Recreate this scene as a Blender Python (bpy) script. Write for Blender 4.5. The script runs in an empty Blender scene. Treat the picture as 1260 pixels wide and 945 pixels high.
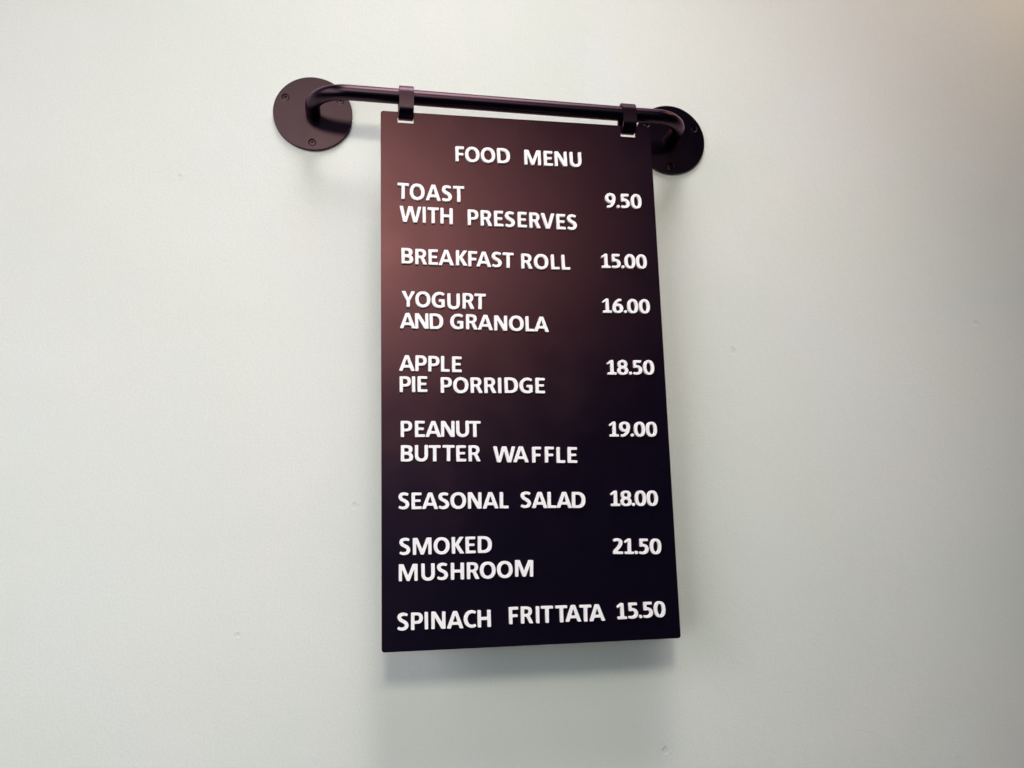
import bpy, bmesh, math, random
import numpy as np
from mathutils import Vector, Matrix
from mathutils.geometry import tessellate_polygon

random.seed(4)
scene = bpy.context.scene
COL = scene.collection

# ------------------------------------------------------------------ camera
cam_data = bpy.data.cameras.new('camera')
cam = bpy.data.objects.new('camera', cam_data)
COL.objects.link(cam)
cam_data.sensor_fit = 'HORIZONTAL'
cam_data.sensor_width = 36.0
cam_data.lens = 36.0 * 1106.6 / 1260.0
cam_data.clip_start = 0.02
cam_data.clip_end = 100.0
cr = Vector((0.98235903, -0.18650751, -0.01362701))
cu = Vector((-0.01896987, -0.17188019, 0.9849352))
cf = Vector((0.18604002, 0.96730148, 0.17238608))
cam.matrix_world = Matrix(((cr.x, cu.x, -cf.x, -0.03805),
                           (cr.y, cu.y, -cf.y, -1.03441),
                           (cr.z, cu.z, -cf.z, -0.49117),
                           (0, 0, 0, 1)))
scene.camera = cam

# ------------------------------------------------------------------ light
world = bpy.data.worlds.new('World')
scene.world = world
world.use_nodes = True
bg = world.node_tree.nodes['Background']
bg.inputs['Color'].default_value = (0.75, 0.85, 1.0, 1)
bg.inputs['Strength'].default_value = 0.012


def area_light(name, loc, target, size, power, color, shape='DISK', size_y=None, spread=180):
    d = bpy.data.lights.new(name, 'AREA')
    d.shape = shape
    d.size = size
    if size_y:
        d.size_y = size_y
    d.energy = power
    d.color = color
    d.spread = math.radians(spread)
    o = bpy.data.objects.new(name, d)
    COL.objects.link(o)
    o.location = loc
    o.rotation_euler = (Vector(target) - Vector(loc)).to_track_quat('-Z', 'Y').to_euler()
    return o


# long shaded lamp behind and above the viewer: the warm sheen on the board
area_light('linear_pendant', (0.06, -1.46, 0.37), (0.0, 0, -0.25), 0.90, 3.9, (1.0, 0.83, 0.72), 'RECTANGLE', 0.12)
# added spotlight further back: main wall light, its cone edge imitating shade at right
sp = bpy.data.lights.new('spotlight', 'SPOT')
sp.energy = 46
sp.color = (0.95, 1.0, 0.76)
sp.shadow_soft_size = 0.15
sp.spot_size = math.radians(42.5)
sp.spot_blend = 0.5
so = bpy.data.objects.new('spotlight', sp)
COL.objects.link(so)
so.location = (-0.22, -2.20, 0.66)
so.rotation_euler = (Vector((0, 0, -0.35)) - so.location).to_track_quat('-Z', 'Y').to_euler()
area_light('window_light', (-2.2, -1.8, 0.6), (-0.2, 0, -0.2), 1.4, 27.5, (0.96, 0.90, 0.98))
area_light('low_left_fill', (-1.3, -2.0, -0.6), (-0.25, 0, -0.6), 0.9, 2.4, (0.92, 1.0, 0.95), spread=60)  # added fill lamp, brightens the lower wall from the left
area_light('ceiling_light', (0.25, -0.70, 1.60), (0.25, 0, -0.40), 0.9, 3.3, (1.0, 0.98, 0.96), spread=60)
area_light('ceiling_light', (0.10, -1.10, 1.60), (0.0, 0, -0.30), 0.5, 1.15, (1.0, 0.96, 0.93), spread=60)
area_light('side_lamp', (-1.10, -0.86, 0.95), (0.1, 0, -0.1), 0.12, 0.7, (1.0, 0.93, 0.84))
area_light('bluish_sheen_light', (-0.30, -3.20, 0.06), (-0.05, 0, -0.35), 0.8, 4.0, (0.32, 0.55, 1.0))  # unseen cool lamp added for the bluish sheen low on the board's left
area_light('small_warm_lamp', (0.98, -0.30, 0.75), (0.95, 0, 0.3), 0.08, 0.95, (1.0, 0.74, 0.42), spread=120)

vs = scene.view_settings
vs.view_transform = 'Standard'
vs.look = 'None'
vs.exposure = 0.0
vs.gamma = 1.0
vs.use_curve_mapping = False

# ------------------------------------------------------------------ materials


def new_mat(name):
    m = bpy.data.materials.new(name)
    m.use_nodes = True
    nt = m.node_tree
    return m, nt, nt.nodes['Principled BSDF']


def coat_material(name, color, rough, grain=0.04, spec=0.5, smudge=0.05, tint=(1, 1, 1), sheen_ior=None):
    """powder-coated metal: fine grain bump, slightly uneven gloss"""
    m, nt, b = new_mat(name)
    N, L = nt.nodes, nt.links
    tc = N.new('ShaderNodeTexCoord')
    fine = N.new('ShaderNodeTexNoise')
    fine.inputs['Scale'].default_value = 900
    fine.inputs['Detail'].default_value = 2
    bump = N.new('ShaderNodeBump')
    bump.inputs['Strength'].default_value = grain
    bump.inputs['Distance'].default_value = 0.0004
    L.new(tc.outputs['Object'], fine.inputs['Vector'])
    L.new(fine.outputs['Fac'], bump.inputs['Height'])
    L.new(bump.outputs['Normal'], b.inputs['Normal'])
    broad = N.new('ShaderNodeTexNoise')
    broad.inputs['Scale'].default_value = 14
    broad.inputs['Detail'].default_value = 5
    broad.inputs['Roughness'].default_value = 0.6
    L.new(tc.outputs['Object'], broad.inputs['Vector'])
    mr = N.new('ShaderNodeMapRange')
    mr.inputs['From Min'].default_value = 0.3
    mr.inputs['From Max'].default_value = 0.7
    mr.inputs['To Min'].default_value = rough - smudge / 2
    mr.inputs['To Max'].default_value = rough + smudge / 2
    L.new(broad.outputs['Fac'], mr.inputs['Value'])
    L.new(mr.outputs['Result'], b.inputs['Roughness'])
    b.inputs['Base Color'].default_value = (*color, 1)
    b.inputs['Specular IOR Level'].default_value = spec
    b.inputs['Specular Tint'].default_value = (*tint, 1)
    if sheen_ior:
        # satin lacquer: a glossy lobe without long tails over the flat pigment
        b.inputs['Specular IOR Level'].default_value = 0.0
        g = N.new('ShaderNodeBsdfAnisotropic')
        g.distribution = 'BECKMANN'
        g.inputs['Color'].default_value = (*tint, 1)
        L.new(mr.outputs['Result'], g.inputs['Roughness'])
        L.new(bump.outputs['Normal'], g.inputs['Normal'])
        fr = N.new('ShaderNodeFresnel')
        fr.inputs['IOR'].default_value = sheen_ior
        mx = N.new('ShaderNodeMixShader')
        L.new(fr.outputs['Fac'], mx.inputs[0])
        L.new(b.outputs[0], mx.inputs[1])
        L.new(g.outputs[0], mx.inputs[2])
        L.new(mx.outputs[0], N['Material Output'].inputs['Surface'])
    return m


M_board = coat_material('board_coating', (0.0036, 0.0028, 0.0085), 0.345, spec=0.80, tint=(1.0, 0.42, 0.46), sheen_ior=1.57)
M_rail = coat_material('rail_coating', (0.0010, 0.0008, 0.0035), 0.37, spec=0.55, tint=(0.86, 0.52, 0.66), sheen_ior=1.50)

M_letter, nt, b = new_mat('letter_plastic')
N, L = nt.nodes, nt.links
tc = N.new('ShaderNodeTexCoord')
nz = N.new('ShaderNodeTexNoise')
nz.inputs['Scale'].default_value = 60
nz.inputs['Detail'].default_value = 4
rmp = N.new('ShaderNodeValToRGB')
rmp.color_ramp.elements[0].position = 0.3
rmp.color_ramp.elements[0].color = (0.93, 0.895, 0.945, 1)
rmp.color_ramp.elements[1].position = 0.7
rmp.color_ramp.elements[1].color = (0.96, 0.925, 0.975, 1)
L.new(tc.outputs['Object'], nz.inputs['Vector'])
L.new(nz.outputs['Fac'], rmp.inputs['Fac'])
L.new(rmp.outputs['Color'], b.inputs['Base Color'])
b.inputs['Roughness'].default_value = 0.45

M_wall, nt, b = new_mat('painted_plaster')
N, L = nt.nodes, nt.links
tc = N.new('ShaderNodeTexCoord')


def noise(scale, detail=4, rough=0.55, dist=0.0):
    n = N.new('ShaderNodeTexNoise')
    n.inputs['Scale'].default_value = scale
    n.inputs['Detail'].default_value = detail
    n.inputs['Roughness'].default_value = rough
    n.inputs['Distortion'].default_value = dist
    L.new(tc.outputs['Object'], n.inputs['Vector'])
    return n


def math_node(op, a, bb, clamp=False):
    n = N.new('ShaderNodeMath')
    n.operation = op
    n.use_clamp = clamp
    for i, v in enumerate((a, bb)):
        if isinstance(v, (int, float)):
            n.inputs[i].default_value = v
        else:
            L.new(v, n.inputs[i])
    return n.outputs[0]


orange = noise(420, 4, 0.62)      # roller stipple
mid = noise(46, 5, 0.6)           # trowel unevenness
wave = noise(9, 3, 0.5)           # slow waviness of the skim coat
broad = noise(2.6, 4, 0.55, 0.4)  # slow patches of paint
tint = noise(5.5, 3, 0.5, 0.8)


def marks(scale, gate, radius, stretch, seed):
    """sparse small knocks: one irregular spot in a few cells of a Voronoi pattern"""
    mp = N.new('ShaderNodeMapping')
    mp.inputs['Location'].default_value = (seed, seed * 0.7, seed * 0.3)
    mp.inputs['Scale'].default_value = stretch
    L.new(tc.outputs['Object'], mp.inputs['Vector'])
    wob = N.new('ShaderNodeTexNoise')
    wob.inputs['Scale'].default_value = scale * 14
    wob.inputs['Detail'].default_value = 3
    L.new(tc.outputs['Object'], wob.inputs['Vector'])
    v = N.new('ShaderNodeTexVoronoi')
    v.inputs['Scale'].default_value = scale
    L.new(mp.outputs['Vector'], v.inputs['Vector'])
    sep = N.new('ShaderNodeSeparateColor')
    L.new(v.outputs['Color'], sep.inputs['Color'])
    on = math_node('GREATER_THAN', sep.outputs[0], gate)
    size = math_node('MULTIPLY', math_node('ADD', sep.outputs[1], 0.35), radius)
    d = math_node('ADD', v.outputs['Distance'],
                  math_node('MULTIPLY', math_node('SUBTRACT', wob.outputs['Fac'], 0.5), radius * 2.2))
    near = math_node('SUBTRACT', 1.0, math_node('DIVIDE', d, size), True)
    return math_node('MULTIPLY', on, math_node('MULTIPLY', near, 2.2, True), True)


nick = marks(11.0, 0.50, 0.045, (1, 1, 1), 3.1)
scuff = marks(7.0, 0.70, 0.075, (0.8, 1, 1.7), 14.2)
h = math_node('ADD', math_node('MULTIPLY', orange.outputs['Fac'], 0.42),
              math_node('MULTIPLY', mid.outputs['Fac'], 0.75))
h = math_node('ADD', h, math_node('MULTIPLY', wave.outputs['Fac'], 2.2))
h = math_node('SUBTRACT', h, math_node('MULTIPLY', nick, 0.9))
h = math_node('ADD', h, math_node('MULTIPLY', math_node('MULTIPLY', scuff, mid.outputs['Fac']), 0.8))
bump = N.new('ShaderNodeBump')
bump.inputs['Strength'].default_value = 0.55
bump.inputs['Distance'].default_value = 0.0011
L.new(h, bump.inputs['Height'])
L.new(bump.outputs['Normal'], b.inputs['Normal'])


def mix(fac, a, c, amount=1.0):
    n = N.new('ShaderNodeMix')
    n.data_type = 'RGBA'
    if amount != 1.0:
        fac = math_node('MULTIPLY', fac, amount)
    L.new(fac, n.inputs['Factor'])
    for k, v in ((6, a), (7, c)):
        if isinstance(v, tuple):
            n.inputs[k].default_value = (*v, 1)
        else:
            L.new(v, n.inputs[k])
    return n.outputs[2]


def ramp(v, lo, hi):
    n = N.new('ShaderNodeMapRange')
    n.inputs['From Min'].default_value = lo
    n.inputs['From Max'].default_value = hi
    L.new(v, n.inputs['Value'])
    return n.outputs['Result']


col = mix(ramp(broad.outputs['Fac'], 0.35, 0.65), (0.700, 0.722, 0.698), (0.752, 0.742, 0.728))
col = mix(ramp(tint.outputs['Fac'], 0.55, 0.75), col, (0.735, 0.742, 0.775), 0.6)
col = mix(ramp(orange.outputs['Fac'], 0.62, 0.36), col, (0.60, 0.60, 0.575), 0.30)
col = mix(scuff, col, (0.64, 0.645, 0.62), 0.35)
col = mix(nick, col, (0.56, 0.56, 0.53), 0.22)
L.new(col, b.inputs['Base Color'])
b.inputs['Roughness'].default_value = 0.62
b.inputs['Specular IOR Level'].default_value = 0.3

# ------------------------------------------------------------------ helpers


def link_mesh(name, mesh, mat=None, parent=None):
    o = bpy.data.objects.new(name, mesh)
    COL.objects.link(o)
    if mat is not None and not mesh.materials:
        mesh.materials.append(mat)
    if parent is not None:
        o.parent = parent
    return o


def empty(name, loc=(0, 0, 0)):
    o = bpy.data.objects.new(name, None)
    o.empty_display_size = 0.03
    COL.objects.link(o)
    o.location = loc
    return o


def tag(o, label, cat=None, group=None):
    o['label'] = label
    if cat:
        o['category'] = cat
    if group:
        o['group'] = group
    return o


def area2(l):
    a = 0
    for i in range(len(l)):
        x0, y0 = l[i - 1]
        x1, y1 = l[i]
        a += x0 * y1 - x1 * y0
    return a / 2


def offset_loop(l, d):
    """move a loop inwards (solid kept on its left) by d"""
    n = len(l)
    out = []
    for i in range(n):
        p, q, r = Vector(l[i - 1]), Vector(l[i]), Vector(l[(i + 1) % n])
        t1, t2 = (q - p).normalized(), (r - q).normalized()
        n1, n2 = Vector((-t1.y, t1.x)), Vector((-t2.y, t2.x))
        m = n1 + n2
        if m.length < 1e-6:
            m = n1
        m.normalize()
        k = max(0.55, m.dot(n1))
        out.append(tuple(q + m * (d / k)))
    return out


def slab_mesh(name, loops, thick, bev, smooth_angle=35):
    """flat solid from outlines (outer ccw, holes cw): local x right, z up, back at y=0, front at y=-thick"""
    verts, faces = [], []
    rings = []
    for l in loops:
        ring = []
        for (off, y) in ((bev, 0), (0, -bev), (0, -thick + bev), (bev * 0.35, -thick + bev * 0.3), (bev, -thick)):
            ll = offset_loop(l, off) if off else l
            ring.append(len(verts))
            verts += [(x, y, z) for x, z in ll]
        rings.append((ring, len(l)))
        for a in range(len(ring) - 1):
            s0, s1 = ring[a], ring[a + 1]
            for i in range(len(l)):
                j = (i + 1) % len(l)
                faces.append((s0 + i, s0 + j, s1 + j, s1 + i))
    polys_idx = []
    flat = []
    for ring, n in rings:
        s = ring[-1]
        flat.append([Vector((verts[s + i][0], verts[s + i][2], 0)) for i in range(n)])
        polys_idx += [s + i for i in range(n)]
    back_idx = []
    for ring, n in rings:
        back_idx += [ring[0] + i for i in range(n)]
    n_side = len(faces)
    cap_rings = [(r_[k_], n_) for r_, n_ in rings for k_ in (0, -1)]
    for t in tessellate_polygon(flat):
        a, b_, c = (Vector((verts[polys_idx[k]][0], verts[polys_idx[k]][2])) for k in t)
        if (b_ - a).cross(c - a) < 0:
            t = (t[0], t[2], t[1])
        faces.append(tuple(polys_idx[k] for k in t))
        faces.append(tuple(back_idx[k] for k in reversed(t)))
    me = bpy.data.meshes.new(name)
    me.from_pydata(verts, [], faces)
    me.update()
    me.shade_smooth()
    me.set_sharp_from_angle(angle=math.radians(smooth_angle))
    for p in me.polygons[n_side:]:
        p.use_smooth = False
    # the flat faces keep their own normal: mark their outlines sharp
    for ed in me.edges:
        if any(s0 <= ed.vertices[0] < s0 + n_ and s0 <= ed.vertices[1] < s0 + n_ for s0, n_ in cap_rings):
            ed.use_edge_sharp = True
    return me


def tube_mesh(name, path, radius, seg=32, tangents=None):
    verts, faces = [], []
    n = len(path)
    for i, p in enumerate(path):
        t = (path[min(i + 1, n - 1)] - path[max(i - 1, 0)]).normalized()
        u = Vector((0, 0, 1))
        s = t.cross(u).normalized()
        for k in range(seg):
            a = 2 * math.pi * k / seg
            verts.append(tuple(p + (s * math.cos(a) + u * math.sin(a)) * radius))
    for i in range(n - 1):
        for k in range(seg):
            k2 = (k + 1) % seg
            faces.append((i * seg + k, (i + 1) * seg + k, (i + 1) * seg + k2, i * seg + k2))
    me = bpy.data.meshes.new(name)
    me.from_pydata(verts, [], faces)
    me.update()
    me.shade_smooth()
    return me


def lathe_mesh(name, prof, seg=96, hex_socket=None):
    """prof: list of (radius, y) revolved round the y axis"""
    bm = bmesh.new()
    rings = []
    for r, y in prof:
        if r < 1e-7:
            rings.append([bm.verts.new((0, y, 0))])
        else:
            rings.append([bm.verts.new((r * math.cos(2 * math.pi * k / seg), y, r * math.sin(2 * math.pi * k / seg)))
                          for k in range(seg)])
    for a, b_ in zip(rings[:-1], rings[1:]):
        for k in range(seg):
            k2 = (k + 1) % seg
            if len(a) == 1:
                bm.faces.new((a[0], b_[k2], b_[k]))
            elif len(b_) == 1:
                bm.faces.new((a[k], a[k2], b_[0]))
            else:
                bm.faces.new((a[k], a[k2], b_[k2], b_[k]))
    bmesh.ops.recalc_face_normals(bm, faces=bm.faces)
    me = bpy.data.meshes.new(name)
    bm.to_mesh(me)
    bm.free()
    me.shade_smooth()
    me.set_sharp_from_angle(angle=math.radians(30))
    return me


def arc(cx, cy, r, a0, a1, n):
    return [(cx + r * math.cos(math.radians(a0 + (a1 - a0) * i / n)),
             cy + r * math.sin(math.radians(a0 + (a1 - a0) * i / n))) for i in range(n + 1)]


def rounded_rect(x0, z0, x1, z1, r, n=6):
    return (arc(x1 - r, z0 + r, r, -90, 0, n) + arc(x1 - r, z1 - r, r, 0, 90, n) +
            arc(x0 + r, z1 - r, r, 90, 180, n) + arc(x0 + r, z0 + r, r, 180, 270, n))


# ------------------------------------------------------------------ wall
bm = bmesh.new()
x0, x1, z0, z1 = -4.0, 4.5, -2.2, 2.4
vs_ = [bm.verts.new(p) for p in ((x0, 0, z0), (x1, 0, z0), (x1, 0, z1), (x0, 0, z1),
                                 (x0, 0.12, z0), (x1, 0.12, z0), (x1, 0.12, z1), (x0, 0.12, z1))]
for f in ((0, 1, 2, 3), (7, 6, 5, 4), (1, 5, 6, 2), (4, 0, 3, 7), (3, 2, 6, 7), (4, 5, 1, 0)):
    bm.faces.new([vs_[i] for i in f])
bmesh.ops.recalc_face_normals(bm, faces=bm.faces)
me = bpy.data.meshes.new('wall')
bm.to_mesh(me)
bm.free()
wall = link_mesh('wall', me, M_wall)
wall['kind'] = 'structure'
wall['label'] = 'off-white painted plaster wall behind the menu board'

# ------------------------------------------------------------------ rail
XL, XR, ZB, DB = -0.0779, 0.3725, 0.0169, 0.0621
RF, RB = 0.0466, 0.0088
FT = 0.004           # flange thickness
RAIL_BEND = 0.040
rail = empty('wall_rail', (XL, 0, ZB))
tag(rail, 'dark brown wall rail with two round screwed flanges and bent ends holding the menu board', 'rail')

# flange: disc with three screw holes
hole_r = 0.0042
angs = (151, 270, 30)
loops = [arc(0, 0, RF, 0, 360, 128)[:-1]]
for a in angs:
    hx, hz = 0.0370 * math.cos(math.radians(a)), 0.0370 * math.sin(math.radians(a))
    loops.append(list(reversed(arc(hx, hz, hole_r, 0, 360, 24)[:-1])))
flange_me = slab_mesh('flange', loops, FT, 0.0005)
flange_me.materials.append(M_rail)
# screw: domed countersunk head with a deep hexagonal socket
hexr = 0.0017
bm = bmesh.new()
seg = 24


def ring(r, y, hexa=False):
    out = []
    for k in range(seg):
        a = 2 * math.pi * k / seg
        rr = r
        if hexa:
            m_ = (a % (math.pi / 3)) - math.pi / 6
            rr = r * math.cos(math.pi / 6) / math.cos(m_)
        out.append(bm.verts.new((rr * math.cos(a), y, rr * math.sin(a))))
    return out


rs = [ring(0.0039, -0.0006), ring(0.0039, -0.0033), ring(0.0036, -0.0037), ring(0.0028, -0.0038),
      ring(hexr, -0.0038, True), ring(hexr, -0.0012, True)]
for a, b_ in zip(rs[:-1], rs[1:]):
    for k in range(seg):
        bm.faces.new((a[k], a[(k + 1) % seg], b_[(k + 1) % seg], b_[k]))
bm.faces.new(rs[-1])
bmesh.ops.recalc_face_normals(bm, faces=bm.faces)
screw_me = bpy.data.meshes.new('screw')
bm.to_mesh(screw_me)
bm.free()
screw_me.shade_smooth()
screw_me.set_sharp_from_angle(angle=math.radians(30))
screw_me.materials.append(M_rail)

for i, xc in enumerate((XL, XR)):
    fl = link_mesh('flange', flange_me, None, rail)
    fl.location = (xc - XL, -0.0004, 0)
    fl.rotation_euler = (0, math.radians((0, 2.5)[i]), 0)
    for a in angs:
        s = link_mesh('screw', screw_me, None, fl)
        s.location = (0.0370 * math.cos(math.radians(a)), 0, 0.0370 * math.sin(math.radians(a)))
        s.rotation_euler = (0, random.uniform(0, 1), 0)

# pipe: out of the left flange, bend, run, bend, into the right flange
path = [Vector((0, -0.001, 0)), Vector((0, -(DB - RAIL_BEND), 0))]
for i in range(1, 25):
    a = math.radians(90 * i / 24)
    path.append(Vector((RAIL_BEND * (1 - math.cos(a)), -(DB - RAIL_BEND) - RAIL_BEND * math.sin(a), 0)))
Lx = XR - XL
half = list(path)
for k in range(1, 12):
    path.append(Vector((RAIL_BEND + (Lx - 2 * RAIL_BEND) * k / 12, -DB, 0)))
path += [Vector((Lx - p.x, p.y, 0)) for p in reversed(half)]
pipe = link_mesh('pipe', tube_mesh('pipe', path, RB, 40), M_rail, rail)

# ------------------------------------------------------------------ strap hooks


def strap_mesh(name, zlow, width=0.0167, ri=0.0094, t=0.0030):
    """closed flat band: half round over the pipe, straight sides, half round below"""
    ro = ri + t
    zc = zlow + ro                    # centre of the lower half round
    out, inn = [], []
    for r, dst in ((ro, out), (ri, inn)):
        for i in range(17):
            a = math.radians(180 * i / 16)
            dst.append((r * math.cos(a), r * math.sin(a)))
        for i in range(17):
            a = math.radians(180 + 180 * i / 16)
            dst.append((r * math.cos(a), zc + r * math.sin(a)))
    n = len(out)
    verts, faces = [], []
    e = 0.0003
    hw = width / 2
    prof = [(inn, -hw), (out, -hw), (out, hw), (inn, hw)]
    for l, x in prof:
        verts += [(x, -p[0], p[1]) for p in l]
    for a in range(4):
        b_ = (a + 1) % 4
        for i in range(n):
            j = (i + 1) % n
            faces.append((a * n + i, b_ * n + i, b_ * n + j, a * n + j))
    bm = bmesh.new()
    bv = [bm.verts.new(v) for v in verts]
    for f in faces:
        bm.faces.new([bv[i] for i in f])
    bmesh.ops.recalc_face_normals(bm, faces=bm.faces)
    sharp = [ed for ed in bm.edges if len(ed.link_faces) == 2 and ed.calc_face_angle(0) > 1.2]
    bmesh.ops.bevel(bm, geom=sharp, offset=e, segments=2, affect='EDGES')
    me = bpy.data.meshes.new(name)
    bm.to_mesh(me)
    bm.free()
    me.shade_smooth()
    me.set_sharp_from_angle(angle=math.radians(40))
    return me


for (xc, zlow, lab) in ((0.0287, -0.0114 - ZB, 'dark metal strap loop round the rail at the left end, above TOAST'),
                        (0.2953, -0.0086 - ZB, 'dark metal strap loop round the rail at the right end, above the prices')):
    s = link_mesh('strap_hook', strap_mesh('strap_hook', zlow), M_rail)
    s.location = (xc, -DB, ZB)
    tag(s, lab, 'hook', 'strap hooks holding the menu board')

# ------------------------------------------------------------------ menu board
BW, BH, BT = 0.3243, 0.600, 0.003
board = empty('menu_board')
ra, rb_, rc = 0.01248, -0.01221, -0.00149
rot = Matrix.Rotation(rc, 4, 'Z') @ Matrix.Rotation(rb_, 4, 'X') @ Matrix.Rotation(-ra, 4, 'Y')
board.matrix_world = Matrix.Translation((BW / 2, -0.0621, 0)) @ rot
tag(board, 'dark brown hanging food menu board with white raised letters and prices', 'menu board')


def B(u, v):          # board millimetres (from the top left corner) to local coordinates
    return (u / 1000 - BW / 2, -v / 1000)


loops = [rounded_rect(-BW / 2, -BH, BW / 2, 0, 0.003)]
for (a, b_, vt, vb) in ((19.2, 37.6, 6.5, 13.5), (286.4, 305.4, 7.0, 14.1)):
    x_a, zt = B(a, vt)
    x_b, zb_ = B(b_, vb)
    loops.append(list(reversed(rounded_rect(x_a, zb_, x_b, zt, 0.0006, 3))))
panel_me = slab_mesh('panel', loops, BT, 0.0004)
panel = link_mesh('panel', panel_me, M_board, board)
panel.location.y = BT

# ------------------------------------------------------------------ letter shapes
# Each glyph is drawn as a union of bars, rings and ribbons (cap height = 1), sampled on a grid,
# softened so that the corners come out rounded like moulded plastic, and traced to outlines.
G = 110               # samples per cap height
PAD = 0.12
ST, HT = 0.202, 0.162   # stem and bar thickness


class Glyph:
    def __init__(self, w):
        self.w = w
        nx = int((w + 2 * PAD) * G) + 1
        ny = int((1 + 2 * PAD) * G) + 1
        xs = np.arange(nx) / G - PAD
        ys = np.arange(ny) / G - PAD
        self.X, self.Y = np.meshgrid(xs, ys, indexing='ij')
        self.m = np.zeros(self.X.shape, bool)

    def poly(self, pts):
        X, Y = self.X, self.Y
        ins = np.zeros(X.shape, bool)
        n = len(pts)
        for i in range(n):
            x0, y0 = pts[i - 1]
            x1, y1 = pts[i]
            if y0 == y1:
                continue
            c = ((y0 > Y) != (y1 > Y)) & (X < (x1 - x0) * (Y - y0) / (y1 - y0) + x0)
            ins ^= c
        return ins

    def add(self, pts):
        self.m |= self.poly(pts)

    def cut(self, pts):
        self.m &= ~self.poly(pts)

    def bar(self, x0, y0, x1, y1):
        self.add([(x0, y0), (x1, y0), (x1, y1), (x0, y1)])

    def ell(self, cx, cy, rx, ry, e=2.25):
        return (np.abs((self.X - cx) / rx) ** e + np.abs((self.Y - cy) / ry) ** e) < 1

    def ring(self, x0, y0, x1, y1, wx, wy, e=2.2):
        cx, cy = (x0 + x1) / 2, (y0 + y1) / 2
        o = self.ell(cx, cy, (x1 - x0) / 2, (y1 - y0) / 2, e)
        i = self.ell(cx, cy, (x1 - x0) / 2 - wx, (y1 - y0) / 2 - wy, e - 0.05)
        self.m |= o & ~i

    def ribbon(self, pts, ws):
        """smooth ribbon through pts with widths ws, square ends"""
        P = np.array(pts, float)
        n = len(P)
        P2 = np.vstack([2 * P[0] - P[1], P, 2 * P[-1] - P[-2]])
        W2 = np.array([ws[0]] + list(ws) + [ws[-1]], float)
        out, ww = [], []
        K = 10
        for i in range(1, n):
            for k in range(K + (i == n - 1)):
                t = k / K
                a, b_, c, d = P2[i - 1], P2[i], P2[i + 1], P2[i + 2]
                out.append(0.5 * (2 * b_ + (c - a) * t + (2 * a - 5 * b_ + 4 * c - d) * t * t + (3 * b_ - a - 3 * c + d) * t ** 3))
                ww.append(W2[i] * (1 - t) + W2[i + 1] * t)
        C = np.array(out)
        T = np.gradient(C, axis=0)
        T /= np.linalg.norm(T, axis=1)[:, None]
        Nn = np.stack([-T[:, 1], T[:, 0]], 1)
        A = C + Nn * np.array(ww)[:, None] / 2
        Bq = C - Nn * np.array(ww)[:, None] / 2
        for i in range(len(C) - 1):
            q = [tuple(A[i]), tuple(A[i + 1]), tuple(Bq[i + 1]), tuple(Bq[i])]
            self.add(q)

    def loops(self, blur=0.022):
        f = self.m.astype(float)
        s = blur * G
        r = int(3 * s) + 1
        k = np.exp(-0.5 * (np.arange(-r, r + 1) / s) ** 2)
        k /= k.sum()
        f = np.apply_along_axis(lambda v: np.convolve(v, k, 'same'), 0, f)
        f = np.apply_along_axis(lambda v: np.convolve(v, k, 'same'), 1, f)
        f -= 0.49
        # marching squares, solid kept on the left
        segs = {}
        nx, ny = f.shape

        def edge_pt(key):
            i, j, d = key
            if d == 0:
                a, b_ = f[i, j], f[i + 1, j]
                t = a / (a - b_)
                return ((i + t) / G - PAD, j / G - PAD)
            a, b_ = f[i, j], f[i, j + 1]
            t = a / (a - b_)
            return (i / G - PAD, (j + t) / G - PAD)
        sg = f > 0
        act = np.argwhere((sg[:-1, :-1] != sg[1:, :-1]) | (sg[:-1, :-1] != sg[:-1, 1:]) | (sg[:-1, :-1] != sg[1:, 1:]))
        for i, j in act:
            i, j = int(i), int(j)
            c = [sg[i, j], sg[i + 1, j], sg[i + 1, j + 1], sg[i, j + 1]]
            e = [(i, j, 0), (i + 1, j, 1), (i, j + 1, 0), (i, j, 1)]
            # walk the four edges: leaving solid -> entering solid
            outs = [k_ for k_ in range(4) if c[k_] and not c[(k_ + 1) % 4]]
            ins = [k_ for k_ in range(4) if not c[k_] and c[(k_ + 1) % 4]]
            for o_ in outs:
                # pair with the closest preceding entry
                best = min(ins, key=lambda q: (o_ - q) % 4)
                ins.remove(best)
                segs[e[o_]] = e[best]
        res = []
        while segs:
            st, nx_ = next(iter(segs.items()))
            loop = [st]
            cur = segs.pop(st)
            while cur != st and cur in segs:
                loop.append(cur)
                cur = segs.pop(cur)
            pts = [edge_pt(k_) for k_ in loop]
            if len(pts) < 12:
                continue
            pts = simplify(pts, 0.0022)
            res.append(pts)
        # outer loops ccw, holes cw
        big = max(res, key=lambda l: abs(area2(l)))
        if area2(big) < 0:
            res = [list(reversed(l)) for l in res]
        return res


def simplify(pts, tol):
    def dp(a, b_):
        if b_ <= a + 1:
            return []
        p, q = np.array(pts[a]), np.array(pts[b_ % len(pts)])
        mid_ = np.array(pts[a + 1:b_])
        d = q - p
        ln = np.hypot(*d)
        if ln < 1e-9:
            dist = np.hypot(*(mid_ - p).T)
        else:
            dist = np.abs(d[0] * (mid_[:, 1] - p[1]) - d[1] * (mid_[:, 0] - p[0])) / ln
        k = int(dist.argmax())
        if dist[k] < tol:
            return []
        k = a + 1 + k
        return dp(a, k) + [k] + dp(k, b_)
    n = len(pts)
    h_ = n // 2
    idx = [0] + dp(0, h_) + [h_] + dp(h_, n)
    return [pts[i] for i in idx]


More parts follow.
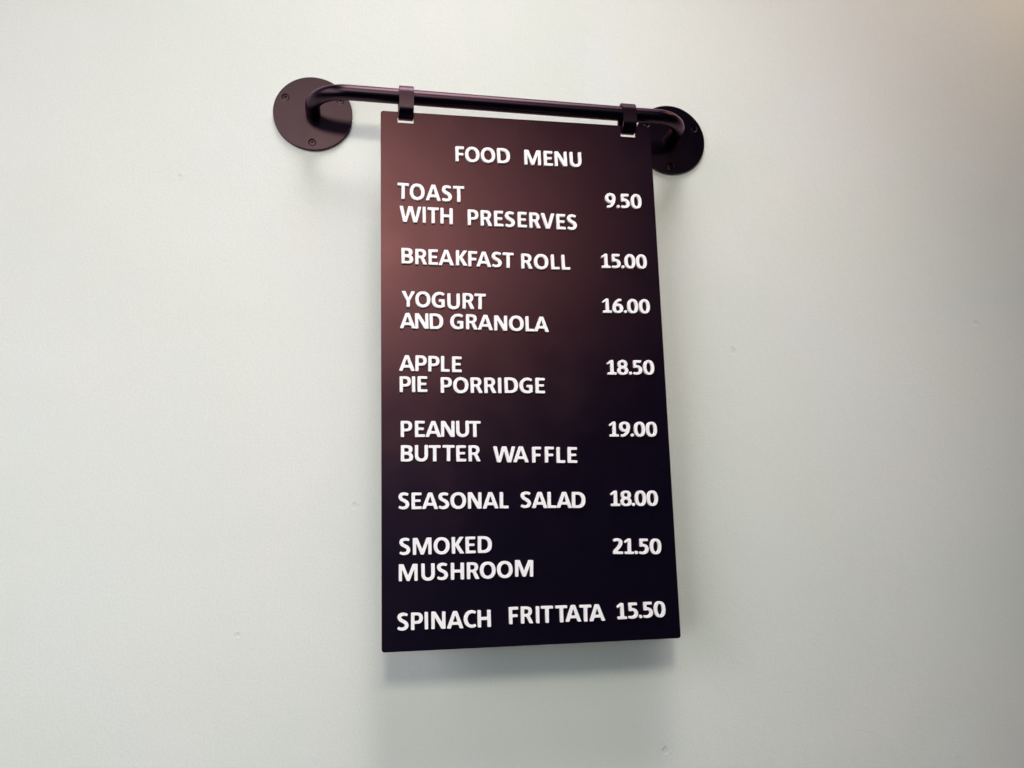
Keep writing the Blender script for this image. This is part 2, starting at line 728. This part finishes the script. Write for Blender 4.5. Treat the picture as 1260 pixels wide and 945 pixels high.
def make_glyph(ch):
    S, H = ST, HT
    if ch == 'A':
        g = Glyph(0.99)
        g.add([(0, 0), (.375, 1), (.615, 1), (.99, 0), (.765, 0), (.495, .80), (.225, 0)])
        g.bar(.24, .215, .75, .375)
    elif ch == 'B':
        g = Glyph(.745)
        g.m |= g.ell(.36, .275, .385, .275, 2.6) & (g.X > .1)
        g.m |= g.ell(.36, .75, .345, .25, 2.6) & (g.X > .1)
        g.bar(0, 0, .40, 1)
        g.m &= ~(g.ell(.34, .285, .185, .135, 2.6) & (g.X > S) | ((g.X > S) & (g.X < .34) & (g.Y > .15) & (g.Y < .42)))
        g.m &= ~(g.ell(.33, .715, .155, .125, 2.6) & (g.X > S) | ((g.X > S) & (g.X < .33) & (g.Y > .59) & (g.Y < .84)))
    elif ch == 'C':
        g = Glyph(.74)
        g.ribbon([(.715, .855), (.62, .905), (.48, .925), (.30, .87), (.16, .715), (.11, .50), (.16, .28), (.30, .13), (.48, .075), (.62, .095), (.72, .15)],
                 [.15, .16, .17, .185, .21, .225, .21, .185, .17, .16, .15])
    elif ch == 'D':
        g = Glyph(.86)
        g.m |= g.ell(.36, .5, .50, .5, 2.35) & (g.X > .1)
        g.bar(0, 0, .37, 1)
        g.m &= ~(g.ell(.33, .5, .305, .335, 2.3) & (g.X > S) | ((g.X > S) & (g.X < .33) & (g.Y > .165) & (g.Y < .835)))
    elif ch == 'E':
        g = Glyph(.61)
        g.bar(0, 0, S, 1); g.bar(0, 0, .61, H); g.bar(0, 1 - H, .60, 1); g.bar(0, .435, .545, .435 + H * .95)
    elif ch == 'F':
        g = Glyph(.58)
        g.bar(0, 0, S, 1); g.bar(0, 1 - H, .58, 1); g.bar(0, .40, .53, .40 + H)
    elif ch == 'G':
        g = Glyph(.85)
        g.ribbon([(.80, .835), (.68, .90), (.51, .925), (.31, .87), (.165, .72), (.115, .50), (.165, .27), (.31, .125), (.50, .075), (.64, .09), (.75, .13)],
                 [.15, .16, .17, .185, .21, .225, .21, .185, .17, .16, .16])
        g.bar(.64, .07, .84, .54)
        g.bar(.46, .395, .84, .54)
    elif ch == 'H':
        g = Glyph(.80)
        g.bar(0, 0, S, 1); g.bar(.80 - S, 0, .80, 1); g.bar(0, .42, .80, .59)
    elif ch == 'I':
        g = Glyph(S)
        g.bar(0, 0, S, 1)
    elif ch == 'K':
        g = Glyph(.76)
        g.bar(0, 0, S, 1)
        g.add([(.20, .56), (.485, 1), (.735, 1), (.40, .53)])
        g.add([(.17, .54), (.38, .60), (.76, 0), (.50, 0), (.20, .50)])
    elif ch == 'L':
        g = Glyph(.55)
        g.bar(0, 0, S, 1); g.bar(0, 0, .55, H * 1.03)
    elif ch == 'M':
        g = Glyph(1.12)
        g.bar(0, 0, .19, 1); g.bar(.93, 0, 1.12, 1)
        g.add([(0, 1), (.285, 1), (.60, .22), (.645, 0), (.475, 0), (.13, .88)])
        g.add([(1.12, 1), (.835, 1), (.52, .22), (.475, 0), (.645, 0), (.99, .88)])
    elif ch == 'N':
        g = Glyph(.84)
        g.bar(0, 0, .195, 1); g.bar(.645, 0, .84, 1)
        g.add([(.05, 1), (.245, 1), (.80, .12), (.80, 0), (.60, 0), (.10, .86)])
    elif ch == 'O':
        g = Glyph(.96)
        g.ring(0, -.012, .96, 1.012, .215, .175)
    elif ch == 'P':
        g = Glyph(.70)
        g.m |= g.ell(.36, .68, .34, .32, 2.4) & (g.X > .1)
        g.bar(0, 0, S, 1); g.bar(0, .36, .37, 1)
        g.m &= ~(g.ell(.33, .68, .165, .165, 2.5) & (g.X > S) | ((g.X > S) & (g.X < .33) & (g.Y > .515) & (g.Y < .845)))
    elif ch == 'R':
        g = Glyph(.76)
        g.m |= g.ell(.35, .715, .335, .285, 2.4) & (g.X > .1)
        g.bar(0, 0, S, 1); g.bar(0, .42, .36, 1)
        g.m &= ~(g.ell(.325, .70, .16, .14, 2.5) & (g.X > S) | ((g.X > S) & (g.X < .325) & (g.Y > .56) & (g.Y < .845)))
        g.add([(.27, .48), (.44, .52), (.56, .42), (.76, 0), (.52, 0), (.40, .28), (.34, .40), (.22, .42)])
    elif ch == 'S':
        g = Glyph(.68)
        g.ribbon([(.60, .86), (.50, .905), (.34, .925), (.17, .87), (.12, .73), (.20, .60), (.36, .515), (.50, .42), (.555, .28), (.48, .135), (.31, .075), (.16, .09), (.035, .15)],
                 [.15, .16, .17, .20, .215, .205, .195, .205, .215, .20, .17, .16, .15])
    elif ch == 'T':
        g = Glyph(.74)
        g.bar(0, 1 - H, .74, 1); g.bar(.37 - S / 2, 0, .37 + S / 2, 1)
    elif ch == 'U':
        g = Glyph(.80)
        g.bar(0, .35, S, 1); g.bar(.80 - S, .35, .80, 1)
        o = g.ell(.40, .39, .40, .402, 2.35) & (g.Y < .40)
        i = g.ell(.40, .39, .40 - S, .225, 2.2) & (g.Y < .40)
        g.m |= o & ~i
    elif ch == 'V':
        g = Glyph(.93)
        g.add([(0, 1), (.235, 1), (.465, .23), (.70, 1), (.93, 1), (.59, 0), (.335, 0)])
    elif ch == 'W':
        g = Glyph(1.40)
        g.add([(0, 1), (.225, 1), (.385, .27), (.56, 1), (.685, 1), (.71, .80), (.475, 0), (.25, 0)])
        g.add([(1.40, 1), (1.185, 1), (1.025, .27), (.845, 1), (.69, 1), (.70, .70), (.90, 0), (1.135, 0)])
    elif ch == 'Y':
        g = Glyph(.86)
        g.add([(0, 1), (.245, 1), (.43, .57), (.62, 1), (.86, 1), (.535, .40), (.325, .40)])
        g.bar(.43 - S / 2, 0, .43 + S / 2, .46)
    elif ch == '0':
        g = Glyph(.735)
        g.ring(0, -.01, .735, .975, .205, .16, 2.35)
    elif ch == '1':
        g = Glyph(.62)
        g.bar(.03, 0, .62, .155); g.bar(.235, 0, .44, .96)
        g.add([(.0, .775), (.27, .975), (.40, .975), (.36, .80), (.24, .80), (.05, .67)])
    elif ch == '2':
        g = Glyph(.66)
        g.ribbon([(.055, .82), (.17, .875), (.32, .895), (.475, .83), (.525, .69), (.46, .52), (.32, .35), (.17, .19), (.10, .09)],
                 [.15, .16, .17, .20, .215, .20, .19, .19, .18])
        g.bar(.03, 0, .66, .17)
    elif ch == '5':
        g = Glyph(.66)
        g.bar(.075, .80, .60, .965)
        g.bar(.075, .46, .25, .965)
        g.ribbon([(.085, .545), (.22, .565), (.40, .535), (.52, .43), (.545, .31), (.50, .17), (.35, .09), (.20, .078), (.04, .105)],
                 [.15, .16, .17, .19, .215, .20, .17, .155, .15])
    elif ch == '6':
        g = Glyph(.71)
        g.ribbon([(.62, .875), (.50, .895), (.34, .83), (.19, .66), (.12, .46), (.105, .31)],
                 [.145, .155, .17, .19, .205, .205])
        g.ring(0, -.01, .71, .635, .205, .15, 2.3)
    elif ch == '8':
        g = Glyph(.72)
        g.ring(0, -.01, .72, .555, .20, .145, 2.3)
        g.ring(.035, .44, .685, .975, .19, .14, 2.3)
    elif ch == '9':
        g = Glyph(.71)
        g.ribbon([(.09, .09), (.21, .07), (.37, .135), (.52, .30), (.59, .50), (.605, .65)],
                 [.145, .155, .17, .19, .205, .205])
        g.ring(0, .33, .71, .975, .205, .15, 2.3)
    elif ch == '.':
        g = Glyph(.205)
        g.m |= g.ell(.1025, .10, .1025, .1025, 2.2)
    return g


CAP = 0.0175
LT = 0.0030
LSB = {'A': .01, 'B': .11, 'C': .05, 'D': .11, 'E': .11, 'F': .11, 'G': .05, 'H': .11, 'I': .115, 'K': .11, 'L': .11,
       'M': .11, 'N': .11, 'O': .05, 'P': .11, 'R': .11, 'S': .05, 'T': .015, 'U': .10, 'V': .005, 'W': .01, 'Y': .0}
RSB = dict(LSB)
RSB.update({'B': .05, 'C': .02, 'D': .05, 'E': .05, 'F': .03, 'G': .09, 'K': .0, 'L': .02, 'P': .03, 'R': .01, 'S': .05})
glyphs = {}
for ch in 'ABCDEFGHIKLMNOPRSTUVWY0125689.':
    g = make_glyph(ch)
    loops = [[((x - g.w / 2) * CAP, y * CAP) for x, y in l] for l in g.loops()]
    nm = 'decimal_point' if ch == '.' else ('digit' if ch.isdigit() else 'letter')
    me = slab_mesh(nm, loops, LT, 0.00016, 40)
    me.materials.append(M_letter)
    glyphs[ch] = (me, g.w)

# words: text, left ink edge, baseline, right ink edge, baseline at the right end (mm on the board),
# and the height of that row's letters
WORDS = [
    ('FOOD', 85.2, 58.5, 149.3, 57.8, 1.06), ('MENU', 166.3, 58.2, 235.2, 57.3, 1.05),
    ('TOAST', 18.2, 107.2, 94.6, 107.9, 1.09), ('WITH', 20.4, 134.4, 80.6, 134.8, 1.08),
    ('PRESERVES', 97.9, 135.2, 226.5, 135.9, 1.07), ('9.50', 262.5, 106.6, 306.9, 106.0, 1.06),
    ('BREAKFAST', 22.5, 183.5, 149.8, 184.4, 1.03), ('ROLL', 158.6, 184.9, 216.0, 184.6, 1.02),
    ('15.00', 253.7, 181.0, 309.2, 180.3, 1.02),
    ('YOGURT', 22.1, 232.8, 116.3, 234.1, 1.03), ('AND', 20.2, 257.6, 68.2, 257.4, 1.00),
    ('GRANOLA', 75.8, 257.3, 188.2, 258.8, 1.00), ('16.00', 252.5, 234.8, 309.8, 234.4, 1.00),
    ('APPLE', 19.0, 305.1, 87.8, 306.0, 1.00), ('PIE', 19.7, 328.6, 49.7, 328.5, 1.00),
    ('PORRIDGE', 64.5, 329.2, 181.1, 329.2, 1.00), ('18.50', 254.5, 307.4, 310.7, 306.9, 1.00),
    ('PEANUT', 20.6, 377.5, 107.5, 377.9, 1.00), ('BUTTER', 20.5, 403.8, 106.9, 404.6, 1.00),
    ('WAFFLE', 120.6, 405.6, 214.8, 407.4, 1.00), ('19.00', 253.4, 378.2, 309.7, 378.5, 1.00),
    ('SEASONAL', 17.6, 454.5, 136.2, 455.8, 1.00), ('SALAD', 149.4, 455.5, 222.0, 457.1, 1.00),
    ('18.00', 251.0, 455.5, 306.0, 456.2, 1.00),
    ('SMOKED', 18.4, 502.1, 116.7, 502.4, 1.00), ('MUSHROOM', 17.7, 529.1, 160.9, 529.1, 1.00),
    ('21.50', 250.9, 507.6, 306.6, 509.3, 1.00),
    ('SPINACH', 15.9, 578.6, 113.9, 578.9, 1.00), ('FRITTATA', 133.5, 577.1, 238.4, 577.9, 1.00),
    ('15.50', 252.4, 577.1, 307.5, 576.7, 1.00)]
KERN = {'TA': -.10, 'AT': -.10, 'PA': -.06, 'FA': -.07, 'WA': -.06, 'LT': -.04, 'AV': -.06}
NUDGE = {('WAFFLE', 1): (-2.3, 0, 0), ('WAFFLE', 2): (-1.0, 0, 0), ('PEANUT', 1): (1.8, 0, 0), ('PEANUT', 2): (2.4, 0, 0),
         ('PEANUT', 3): (1.4, 0, 0), ('PEANUT', 4): (.9, 0, 0), ('BUTTER', 2): (-1.6, 0, 0), ('BUTTER', 1): (-.5, 0, 0),
         ('FRITTATA', 2): (.8, 0, 0), ('FRITTATA', 3): (.3, 0, 0), ('FRITTATA', 4): (2.7, 0, 0), ('FRITTATA', 5): (1.6, 0, 0),
         ('FRITTATA', 6): (1.3, 0, 0), ('FRITTATA', 7): (.4, 0, 0), ('SALAD', 1): (.8, 0, 0), ('SALAD', 3): (.9, 0, 0),
         ('MUSHROOM', 1): (.6, 0, 0), ('MUSHROOM', 2): (.6, 0, 0), ('MUSHROOM', 3): (.6, 0, 0), ('MUSHROOM', 7): (0, .5, -1),
         ('APPLE', 1): (-1, 0, 0), ('APPLE', 2): (-1, 0, 0), ('APPLE', 3): (-1, 0, 0), ('YOGURT', 3): (0, -.7, 0),
         ('BREAKFAST', 4): (.8, .2, 0), ('BREAKFAST', 0): (0, .3, 0)}            # (word, index): (dx mm, dz mm, degrees)

for (txt, u0, v0, u1, v1, hs) in WORDS:
    # natural positions, then tracking so that the ink ends where it does on the board
    x = 0
    cx = []
    for i, ch in enumerate(txt):
        me, w = glyphs[ch]
        if i:
            if ch in '.' or txt[i - 1] == '.':
                x += .03
            elif ch.isdigit():
                x += .06
            else:
                x += LSB[ch] + RSB[txt[i - 1]] + KERN.get(txt[i - 1] + ch, 0)
        cx.append(x + w / 2)
        x += w
    total = x * CAP * 1000
    track = (u1 - u0 - total) / (len(txt) - 1)
    slope = (v1 - v0) / (u1 - u0)
    for i, ch in enumerate(txt):
        me, w = glyphs[ch]
        u = u0 + cx[i] * CAP * 1000 + track * i
        dx, dz, deg = NUDGE.get((txt, i), (0, 0, 0))
        jit = 0 if ch.isdigit() or ch == '.' else 1
        u += dx
        v = v0 + slope * (u - u0) - dz + jit * random.uniform(-.15, .15)
        name = 'decimal_point' if ch == '.' else ('digit' if ch.isdigit() else 'letter')
        o = link_mesh(name, me, None, board)
        lx, lz = B(u, v)
        o.location = (lx, 0, lz)
        o.scale = (1, 1, hs)
        o.rotation_euler = (0, math.radians(-deg + jit * random.uniform(-.7, .7)) + slope, 0)
        if ch != '.':
            o['label'] = ('white raised digit ' if ch.isdigit() else 'white raised capital letter ') + ch
